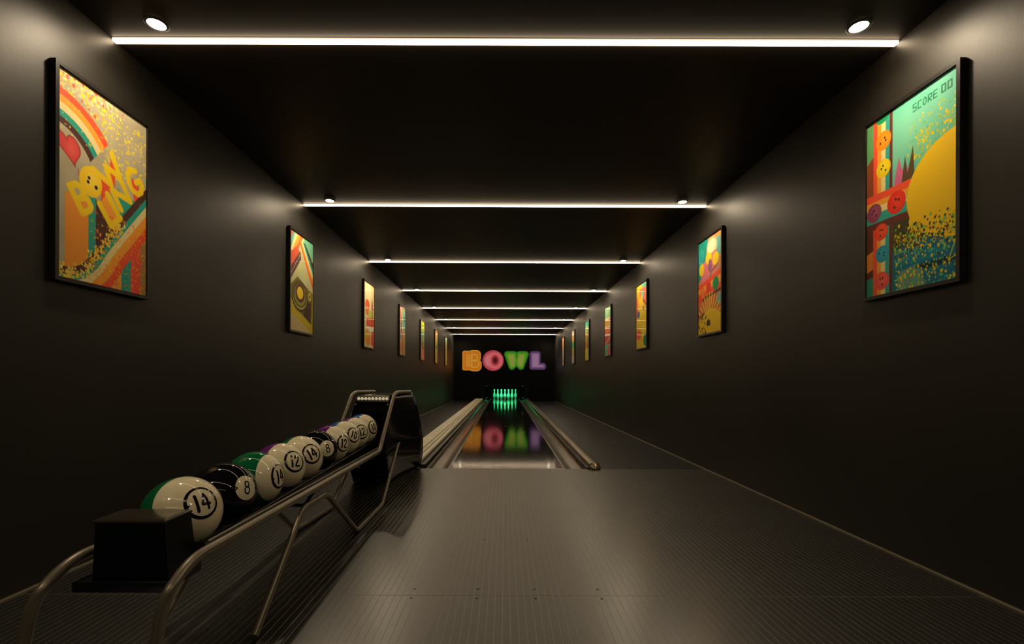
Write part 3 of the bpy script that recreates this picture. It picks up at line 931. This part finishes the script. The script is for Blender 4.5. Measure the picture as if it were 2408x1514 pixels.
def letter(ch, u0, u1, v0, v1, paintfn, label):
    n = 96
    W, H = (u1 - u0) * ZS, (v1 - v0) * ZS
    A = Art(n, 1.0, H / W)
    body = paintfn(A)           # signed distance of the outline
    e = empty('sign_letter', (wx((u0 + u1) / 2), YB, wz(v1)), label, 'sign letter', 'glowing letters on the end wall')
    nx, ny = A.nx, A.ny
    keep = (body[:-1, :-1] + body[1:, :-1] + body[1:, 1:] + body[:-1, 1:]) / 4 < 0
    idx = np.arange(nx * ny).reshape(ny, nx)
    X = wx(u0) + A.U * W; Z = wz(v0) - A.V * W
    yf = YB - .022; yb = YB - .0015
    V = np.concatenate([np.stack([X.ravel(), np.full(X.size, yf), Z.ravel()], -1), np.stack([X.ravel(), np.full(X.size, yb), Z.ravel()], -1)])
    F = []; off = nx * ny
    K = np.pad(keep, 1)
    for j in range(ny - 1):
        for i in range(nx - 1):
            if not keep[j, i]: continue
            a, b, c, d = idx[j, i], idx[j + 1, i], idx[j + 1, i + 1], idx[j, i + 1]
            F.append((a, b, c, d)); F.append((d + off, c + off, b + off, a + off))
            if not K[j + 1, i]: F.append((b, a, a + off, b + off))
            if not K[j + 1, i + 2]: F.append((d, c, c + off, d + off))
            if not K[j, i + 1]: F.append((a, d, d + off, a + off))
            if not K[j + 2, i + 1]: F.append((c, b, b + off, c + off))
    used = sorted({k for f in F for k in f}); mp = {k: t for t, k in enumerate(used)}
    me = bpy.data.meshes.new('letter_face')
    me.from_pydata([tuple(V[k]) for k in used], [], [tuple(mp[k] for k in f) for f in F])
    ca = me.color_attributes.new('Col', 'FLOAT_COLOR', 'POINT')
    L = lin(np.clip(A.img, 0, 255)).reshape(-1, 3)
    rgba = np.ones((len(used), 4)); rgba[:, :3] = L[np.array(used) % off]
    ca.data.foreach_set('color', rgba.reshape(-1).astype(np.float32))
    adopt(link('letter_face', me, M['sign']), e)


def rbox(A, x0, x1, y0, y1, r):
    cx, cy = (x0 + x1) / 2, (y0 + y1) / 2
    dx = np.abs(A.U - cx) - (x1 - x0) / 2 + r; dy = np.abs(A.V - cy) - (y1 - y0) / 2 + r
    return np.hypot(np.maximum(dx, 0), np.maximum(dy, 0)) + np.minimum(np.maximum(dx, dy), 0) - r


def l_B(A):
    h = A.h
    body = np.minimum(rbox(A, .01, .60, .03, h - .04, .10), np.minimum(rbox(A, .30, .95, .0, h * .56, .22), rbox(A, .30, .99, h * .42, h - .0, .25)))
    A.img[:] = (222, 132, 22)
    A.sd(body + .04, (206, 118, 14), soft=.03)
    A.sd(np.abs(body + .015) - .012, (226, 160, 60), soft=.02)
    c = (214, 168, 70)
    for x in (.24, .31, .38, .45):
        A.line([(x, .22), (x, h - .24)], .028, c, soft=.015)
    A.line([(.52, .22), (.72, .24), (.80, .36), (.70, h * .47), (.56, h * .49)], .04, c, soft=.02)
    A.line([(.56, h * .49), (.78, h * .53), (.86, h * .68), (.76, h - .22), (.50, h - .20)], .04, c, soft=.02)
    A.line([(.50, .22), (.50, h - .20)], .03, c, soft=.02)
    return body


def l_O(A):
    h = A.h
    body = (np.hypot((A.U - .5) / .5, (A.V - h / 2) / (h / 2)) - 1) * .47
    A.img[:] = (176, 56, 70)
    A.sd(body + .08, (208, 84, 96), soft=.12)
    A.poly([(.40, .18), (.40, h - .18), (.22, h - .25), (.12, h * .6), (.12, h * .4), (.22, .25)], (206, 122, 124), soft=.1)
    A.sd(np.abs(np.hypot((A.U - .60) / 1.0, (A.V - h / 2) / 1.15) - .28) - .06, (222, 104, 108), soft=.08)
    A.ell(.59, h / 2 - .01, .16, .22, (150, 36, 50), soft=.12)
    A.ell(.60, h / 2 - .01, .09, .13, (70, 6, 14), soft=.08)
    return body


def l_W(A):
    h = A.h
    pts = [(.14, .15), (.32, h - .15), (.50, .42), (.68, h - .15), (.86, .15)]
    d = A.line_d([pts[0], pts[1]]); d = np.minimum(d, A.line_d([pts[1], pts[2], pts[3]])); d = np.minimum(d, A.line_d([pts[3], pts[4]]))
    d = np.minimum(d, A.line_d([(.14, .15), (.40, .15), (.36, .5)])); d = np.minimum(d, A.line_d([(.86, .15), (.62, .15), (.64, .5)]))
    body = d - .135
    A.img[:] = (34, 104, 14)
    A.sd(body + .035, (62, 140, 22), soft=.04)
    inner = np.minimum(A.poly_d([(.16, .16), (.40, .16), (.44, .40), (.42, .60), (.33, h - .15), (.28, h - .15)]), A.poly_d([(.84, .16), (.62, .16), (.55, .40), (.58, .60), (.67, h - .15), (.72, h - .15)]))
    A.sd(inner - .03, (122, 160, 40), soft=.08)
    A.sd(inner + .02, (146, 150, 62), soft=.06)
    return body


def l_L(A):
    h = A.h
    body = np.minimum(rbox(A, .0, .68, .0, h, .20), rbox(A, .0, 1.0, h * .62, h, .18))
    A.img[:] = (70, 44, 82)
    A.sd(body + .10, (122, 84, 126), soft=.14)
    A.sd(np.minimum(rbox(A, .17, .56, .17, h - .17, .04), rbox(A, .17, .86, h - .30, h - .17, .04)), (156, 112, 148), soft=.08)
    for x in (.30, .37, .44): A.line([(x, .2), (x, h - .22)], .02, (160, 126, 120), soft=.02)
    return body


letter('B', 1087, 1133, 823.5, 873, l_B, 'glowing orange letter B, first of the four on the end wall')
letter('O', 1134.5, 1184.5, 823.5, 872, l_O, 'glowing pink letter O with dark centre on the end wall')
letter('W', 1185, 1243.5, 824.5, 870.5, l_W, 'glowing green letter W on the end wall')
letter('L', 1244.5, 1284, 825, 869.5, l_L, 'glowing purple letter L, last of the four on the end wall')

# ------------------------------------------------------------------ ball return rack
RX = -1.057
TW = .170
rack = empty('ball_return_rack', (RX, 2.8, 0), 'bronze tube ball return rack with black hood holding ten numbered balls', 'ball rack')


def rp(ob): return adopt(ob, rack)


TR = .0155
for s in (1, -1):
    x = RX + s * TW
    pts = [(x, 1.165, 0), (x, 1.205, .12), (x, 1.235, .262), (x, 1.345, .324), (x, 1.55, .3225), (x, 3.375, .3200), (x, 3.815, .706), (x, 3.93, .724), (x, 4.50, .712), (x + s * .04, 4.50, .45)]
    rp(tube('side_rail', pts, TR, M['tube'], rad=[0, .06, .055, .06, .02, .05, .035, .04, .03, 0]))
# splayed leg frames
legR = [(-.797, 1.513, 0.012), (-.878, 2.07, .270), (-.877, 2.344, .268), (-.797, 2.57, .0135), (-.797, 3.10, .0135), (-.889, 3.99, .300), (-.893, 4.42, .307)]
legL = [(-1.13, 1.55, 0.012), (-1.222, 2.07, .270), (-1.222, 2.344, .268), (-1.13, 2.58, .0135), (-1.10, 3.02, .0135), (-1.222, 3.99, .300), (-1.222, 4.42, .307)]
for L in (legR, legL):
    rp(tube('leg_frame', L, .0130, M['tube'], rad=[0, .05, .045, .03, .04, .05, 0]))
for y in (2.22, 3.28):
    rp(tube('cross_bar', [(RX - TW + .003, y, .312), (RX - .125, y, .243), (RX + .125, y, .243), (RX + TW - .003, y, .312)], .008, M['gloss_black'], rad=.02))
# trough under the balls
tp = [(-.133, .326), (-.128, .300), (-.092, .268), (-.045, .252), (.045, .252), (.092, .268), (.128, .300), (.133, .326)]
prof = [(RX + x, z) for x, z in tp] + [(RX + x * .97, z - .004) for x, z in reversed(tp)]
rp(extrude_profile('trough', prof, 1.47, 3.72, lambda y: 0.0, M['trough']))
for s in (1, -1):
    rp(tube('trough_lip', [(RX + s * .133, 1.48, .328), (RX + s * .133, 3.60, .330)], .0045, M['tube']))

D = .2183
RB = D / 2
C0 = Vector((-.985, 1.452, EYE - .414))
a_, b_ = -.021, -.023
DIR = Vector((math.sin(a_) * math.cos(b_), math.cos(a_) * math.cos(b_), -math.sin(b_)))
DIR.normalize()
for s in (1, -1):
    off = Vector((s * .060, 0, -math.sqrt((RB + .008) ** 2 - .06 ** 2)))
    rp(tube('ball_runner', [C0 + DIR * (-.13) + off, C0 + DIR * 2.17 + off], .0079, M['steel'] if False else M['trough']))

# stop box at the near end
bm = bmesh.new()
def ringv(z, xa, xb, ya, yb): return [bm.verts.new((x, y, z)) for x, y in ((xa, ya), (xb, ya), (xb, yb), (xa, yb))]
L_ = [ringv(.262, -1.176, -.958, 1.352, 1.485), ringv(.405, -1.168, -.968, 1.352, 1.472), ringv(.424, -1.170, -.966, 1.350, 1.466)]
for A1, B1 in zip(L_[:-1], L_[1:]):
    for k in range(4): bm.faces.new((A1[k], A1[(k + 1) % 4], B1[(k + 1) % 4], B1[k]))
bm.faces.new(L_[0]); bm.faces.new(L_[-1])
bmesh.ops.bevel(bm, geom=[e for e in bm.edges], offset=.003, segments=2, affect='EDGES')
sb = rp(frombm('stop_box', bm, M['boxblack'], None, True, 40))
bm = bmesh.new()
def ringv(z, xa, xb, ya, yb): return [bm.verts.new((x, y, z)) for x, y in ((xa, ya), (xb, ya), (xb, yb), (xa, yb))]
L_ = [ringv(.4245, -1.172, -.964, 1.348, 1.467), ringv(.430, -1.172, -.964, 1.348, 1.467), ringv(.4345, -1.166, -.972, 1.356, 1.461)]
for A1, B1 in zip(L_[:-1], L_[1:]):
    for k in range(4): bm.faces.new((A1[k], A1[(k + 1) % 4], B1[(k + 1) % 4], B1[k]))
bm.faces.new(L_[0]); bm.faces.new(L_[-1])
rp(frombm('box_lid', bm, M['boxlid']))
rp(box('end_tray', -1.218, -.955, 1.335, 1.50, .232, .261, M['boxblack'], None, .004))
ob = rp(lathe('tray_bolt', [(0, 0), (.009, 0), (.009, .005), (.004, .008), (0, .008)], M['steel'], None, 12, (-.954, 1.40, .246)))
ob.rotation_euler = (0, PI / 2, 0)

# hood
def interp(t, tab):
    return float(np.interp(t, [a for a, _ in tab], [b for _, b in tab]))


YF = [(0, 3.80), (.15, 3.69), (.36, 3.59), (.50, 3.66), (.60, 3.745), (.70, 3.86)]
HB = [(0, .258), (.126, .284), (.27, .286), (.41, .262), (.55, .234), (.70, .190)]
YBK = 4.50


def hood_side(s):
    V, F = [], []
    nz, nyy = 18, 12
    for j in range(nz + 1):
        z = .004 + (.700 - .004) * j / nz
        yf = interp(z, YF); hb = interp(z, HB)
        for i in range(nyy + 1):
            t = i / nyy
            V.append((RX + s * (.146 + (hb - .146) * t ** 1.7), yf + (YBK - yf) * t, z))
    for j in range(nz):
        for i in range(nyy):
            a = j * (nyy + 1) + i
            F.append((a, a + 1, a + nyy + 2, a + nyy + 1))
    ob = pyd('hood_side', V, F, M['gloss_black'], None, True)
    md = ob.modifiers.new('t', 'SOLIDIFY'); md.thickness = .006; md.offset = 0
    return ob


rp(hood_side(1)); rp(hood_side(-1))
# top, front recess and back
V, F = [], []
n = 10
for i in range(n + 1):
    t = i / n
    hw = .146 + (.190 - .146) * t ** 1.7
    y = 3.86 + (YBK - 3.86) * t
    z = .702 + .004 * math.sin(PI * t)
    for k in range(7):
        V.append((RX + (-1 + 2 * k / 6) * hw, y, z))
for i in range(n):
    for k in range(6):
        a = i * 7 + k; F.append((a, a + 1, a + 8, a + 7))
ob = rp(pyd('hood_top', V, F, M['gloss_black'], None, True)); md = ob.modifiers.new('t', 'SOLIDIFY'); md.thickness = .006
V, F = [], []
for j in range(13):
    z = .004 + .696 * j / 12; hb = interp(z, HB)
    V += [(RX - hb, YBK, z), (RX + hb, YBK, z)]
for j in range(12): F.append((2 * j, 2 * j + 1, 2 * j + 3, 2 * j + 2))
ob = rp(pyd('hood_back', V, F, M['gloss_black'], None, False)); md = ob.modifiers.new('t', 'SOLIDIFY'); md.thickness = .006
# front plate between the bars, leaving the mouth through which the balls roll out
V = [(RX - .144, 3.868, .560), (RX + .144, 3.868, .560), (RX + .144, 3.868, .700), (RX - .144, 3.868, .700), (RX - .144, 3.95, .560), (RX + .144, 3.95, .560), (RX - .144, 3.95, .02), (RX + .144, 3.95, .02)]
ob = rp(pyd('mouth_plate', V, [(0, 1, 2, 3), (4, 5, 1, 0), (6, 7, 5, 4)], M['mask'])); md = ob.modifiers.new('t', 'SOLIDIFY'); md.thickness = .004
# air vent with cream slots
vent = rp(box('vent', -1.198, -.930, 3.845, 3.860, .648, .698, M['steel'], None, .002))
for k in range(9):
    x = -1.180 + k * .0285
    ob = lathe('vent_slot', [(0, .010), (.008, .009), (.0122, .004), (.0125, 0), (0, 0)], M['cream'], None, 16, (x, 3.845, .673))
    ob.rotation_euler = (PI / 2, 0, 0)
    adopt(ob, vent) if False else None
    ob.parent = vent
    ob.matrix_parent_inverse = Matrix.Translation(rack.location).inverted() @ Matrix.Translation(rack.location)
for x in (-1.195, -.935):
    rp(box('vent_clip', x - .008, x + .008, 3.80, 3.835, .622, .634, M['steel'], None, .002))


# the rack is narrower and closer at its near end: taper every part of it towards the stop box
bpy.context.view_layer.update()


def rack_taper(p):
    kf = .914 + (.965 - .914) * max(0.0, min(1.0, (p.y - 1.5) / 2.05))
    k = 1 + (kf - 1) * max(0.0, min(1.0, p.z / .28))
    return Vector((p.x * k, p.y * k, EYE + (p.z - EYE) * k))


for ob in rack.children_recursive:
    if ob.name.startswith('ball_runner'): continue
    mw = ob.matrix_world.copy(); mi = mw.inverted()
    kk = .990 if ob.name in ('stop_box', 'box_lid', 'end_tray', 'tray_bolt') else 1.0
    for v in ob.data.vertices:
        q = rack_taper(mw @ v.co)
        v.co = mi @ Vector((q.x * kk, q.y * kk, EYE + (q.z - EYE) * kk))

# ------------------------------------------------------------------ balls
def px_dir(u, v):
    d = Vector(((u - CX) / FPX, 1.0, -(v - CY) / FPX))
    # undo the slight camera roll
    th = math.radians(0.2)
    c, s_ = math.cos(th), math.sin(th)
    x, z = d.x, d.z
    return Vector((x * c - z * s_, 1.0, x * s_ + z * c)).normalized()


EYEV = Vector((0, 0, EYE))


def hit(C, u, v):
    d = px_dir(u, v); oc = EYEV - C
    b = oc.dot(d); c = oc.dot(oc) - RB * RB
    disc = b * b - c
    if disc < 0: disc = 0
    return (EYEV + d * (-b - math.sqrt(disc)) - C).normalized()


DIG = {
    '1': [[(0, -1), (0, 1)]],
    '2': [[(-.42, .55), (-.30, .88), (.05, 1.0), (.38, .80), (.40, .42), (.15, .02), (-.25, -.48), (-.45, -.95), (.05, -.95), (.50, -.92)]],
    '4': [[(.05, 1.0), (-.52, -.30), (.02, -.32), (.60, -.34)], [(.30, .35), (.30, -.95)], [(.05, 1.0), (.28, .35)]],
    '8': [[(.40 * math.sin(t * PI / 9), .52 + .42 * math.cos(t * PI / 9)) for t in range(19)], [(.48 * math.sin(t * PI / 9), -.42 + .52 * math.cos(t * PI / 9)) for t in range(19)]],
    '0': [[(.42 * math.sin(t * PI / 10), .95 * math.cos(t * PI / 10)) for t in range(21)]],
}


def smooth_pl(pl, step=.06):
    out = []
    P = [Vector((a, b, 0)) for a, b in pl]
    P = fillet(P, .18, 4) if len(P) > 2 else P
    for a, b in zip(P[:-1], P[1:]):
        n = max(1, int((b - a).length / step))
        for k in range(n): out.append(a.lerp(b, k / n))
    out.append(P[-1])
    return [(p.x, p.y) for p in out]


def make_ball(i, num, cu, cv, du, dv, style, label, ring_r=.050):
    cap = {0: 67, 2: 57, 3: 66, 4: 72}.get(i, 70)
    C = C0 + DIR * (D * i)
    nrm = hit(C, cu, cv)
    upp = hit(C, cu + du * .06, cv + dv * .06)
    up = (upp - nrm); up = (up - nrm * up.dot(nrm)).normalized()
    rt = up.cross(nrm)
    # right-handed as seen from outside: right x up = normal
    e = empty('bowling_ball', C, label, 'bowling ball', 'numbered bowling balls on the return rack')

    def sph(a, b, r):
        rho = math.hypot(a, b)
        if rho < 1e-9: return nrm * r
        th = rho / RB
        return (nrm * math.cos(th) + (rt * (a / rho) + up * (b / rho)) * math.sin(th)) * r

    # shell
    V, F, MI = [], [], []
    ns, nr = 64, 45
    for j in range(nr + 1):
        th = PI * j / nr
        for k in range(ns):
            ph = 2 * PI * k / ns
            V.append((nrm * math.cos(th) + (rt * math.cos(ph) + up * math.sin(ph)) * math.sin(th)) * RB)
    for j in range(nr):
        for k in range(ns):
            k2 = (k + 1) % ns
            F.append((j * ns + k, (j + 1) * ns + k, (j + 1) * ns + k2, j * ns + k2))
            ang = 180 * (j + .5) / nr
            MI.append(0 if style == 'ballblack' else (0 if (ang < cap or ang > 128) else 1))
    pyd('shell', V, F, [M['ballblack']] if style == 'ballblack' else [M['ballwhite'], M[style]], e, True, MI)
    bm = bmesh.new()
    r1 = RB + .0006
    if style == 'ballblack':
        # white disc
        b2 = bmesh.new()
        prev = None
        for q in range(7):
            rr = .043 * q / 6
            row = [b2.verts.new(sph(0, 0, RB + .0004))] if q == 0 else [b2.verts.new(sph(rr * math.cos(t * PI / 24), rr * math.sin(t * PI / 24), RB + .0004)) for t in range(48)]
            if prev is not None:
                for t in range(48):
                    t2 = (t + 1) % 48
                    if len(prev) == 1: b2.faces.new((prev[0], row[t], row[t2]))
                    else: b2.faces.new((prev[t], row[t], row[t2], prev[t2]))
            prev = row
        me = bpy.data.meshes.new('number_disc'); b2.to_mesh(me); b2.free()
        link('number_disc', me, M['ballwhite'], e, True)
        outer, thick = .046, .0
    else:
        outer = ring_r
        for t in range(64):
            a0, a1 = t * PI / 32, (t + 1) * PI / 32
            wv0 = .0080 + .0018 * math.cos(a0 + 2.3); wv1 = .0080 + .0018 * math.cos(a1 + 2.3)
            q = [(outer - wv0, a0), (outer, a0), (outer, a1), (outer - wv1, a1)]
            bm.faces.new([bm.verts.new(sph(r * math.cos(a), r * math.sin(a), r1)) for r, a in q])
    for sgn, sz in ((-1, 1.0), (1, .7)):
        o = outer - (.004 if style != 'ballblack' else .002)
        pts = [(sgn * o, .008 * sz), (sgn * (o - .011 * sz), -.001), (sgn * o, -.010 * sz)]
        if sgn > 0: pts = pts[::-1]
        bm.faces.new([bm.verts.new(sph(a, b, r1 + .0001)) for a, b in pts])
    # digits
    hgt = .0235 if style != 'ballblack' else .0225
    half = .0037 if style != 'ballblack' else .0026
    xo = {1: [0.0], 2: [-.016, .0085]}[len(num)]
    for ch, x0 in zip(num, xo):
        for pl in DIG[ch]:
            P = [(x0 + a * hgt * .88, b * hgt) for a, b in smooth_pl(pl)]
            hv = half * (1.15 if ch == '1' else 1.0)
            L = []
            for k in range(len(P)):
                a = P[max(0, k - 1)]; b = P[min(len(P) - 1, k + 1)]
                dx, dy = b[0] - a[0], b[1] - a[1]; l = math.hypot(dx, dy) or 1
                L.append(((P[k][0] - dy / l * hv, P[k][1] + dx / l * hv), (P[k][0] + dy / l * hv, P[k][1] - dx / l * hv)))
            prev = None
            for k, (p, q) in enumerate(L):
                rr = r1 + .00005
                cur = (bm.verts.new(sph(*p, rr)), bm.verts.new(sph(*q, rr)))
                if prev: bm.faces.new((prev[0], prev[1], cur[1], cur[0]))
                prev = cur
            for p in (P[0], P[-1]):
                bm.faces.new([bm.verts.new(sph(p[0] + hv * math.cos(t * PI / 6), p[1] + hv * math.sin(t * PI / 6), r1 + .00003)) for t in range(12)])
    me = bpy.data.meshes.new('number_mark'); bm.to_mesh(me); bm.free()
    link('number_mark', me, M['mark'], e, True)


BALLS = [
    ('14', 476.6, 1180.3, -95, -240, 'ballgreen', 'nearest bowling ball, white and green with number 14, against the black stop box'),
    ('8', 581.5, 1145.8, -35, -255, 'ballblack', 'black bowling ball with white number 8 disc, second from the stop box'),
    ('14', 660, 1119, -65, -240, 'ballgreen', 'green and white bowling ball with number 14 turned away, third from the stop box'),
    ('12', 695, 1083.5, -55, -225, 'ballpurple', 'white and purple bowling ball numbered 12, fourth from the stop box'),
    ('14', 735.1, 1066, -125, -200, 'ballgreen', 'white and green bowling ball numbered 14, before the second black ball'),
    ('8', 771, 1053.9, -60, -200, 'ballblack', 'black bowling ball with white number 8 disc, midway, farther of the two black ones'),
    ('12', 810.1, 1042.3, -10, -185, 'ballpurple', 'white and purple bowling ball numbered 12, just behind the farther black ball'),
    ('10', 833.9, 1021.7, 20, -130, 'ballblue', 'white and blue bowling ball numbered 10, third from the hood'),
    ('12', 852.7, 1014.8, -25, -90, 'ballpurple', 'white and purple bowling ball numbered 12, second from the hood'),
    ('10', 879.6, 1003.9, -40, -110, 'ballblue', 'white and blue bowling ball numbered 10, last, at the mouth of the hood'),
]
for i, b in enumerate(BALLS):
    make_ball(i, *b)
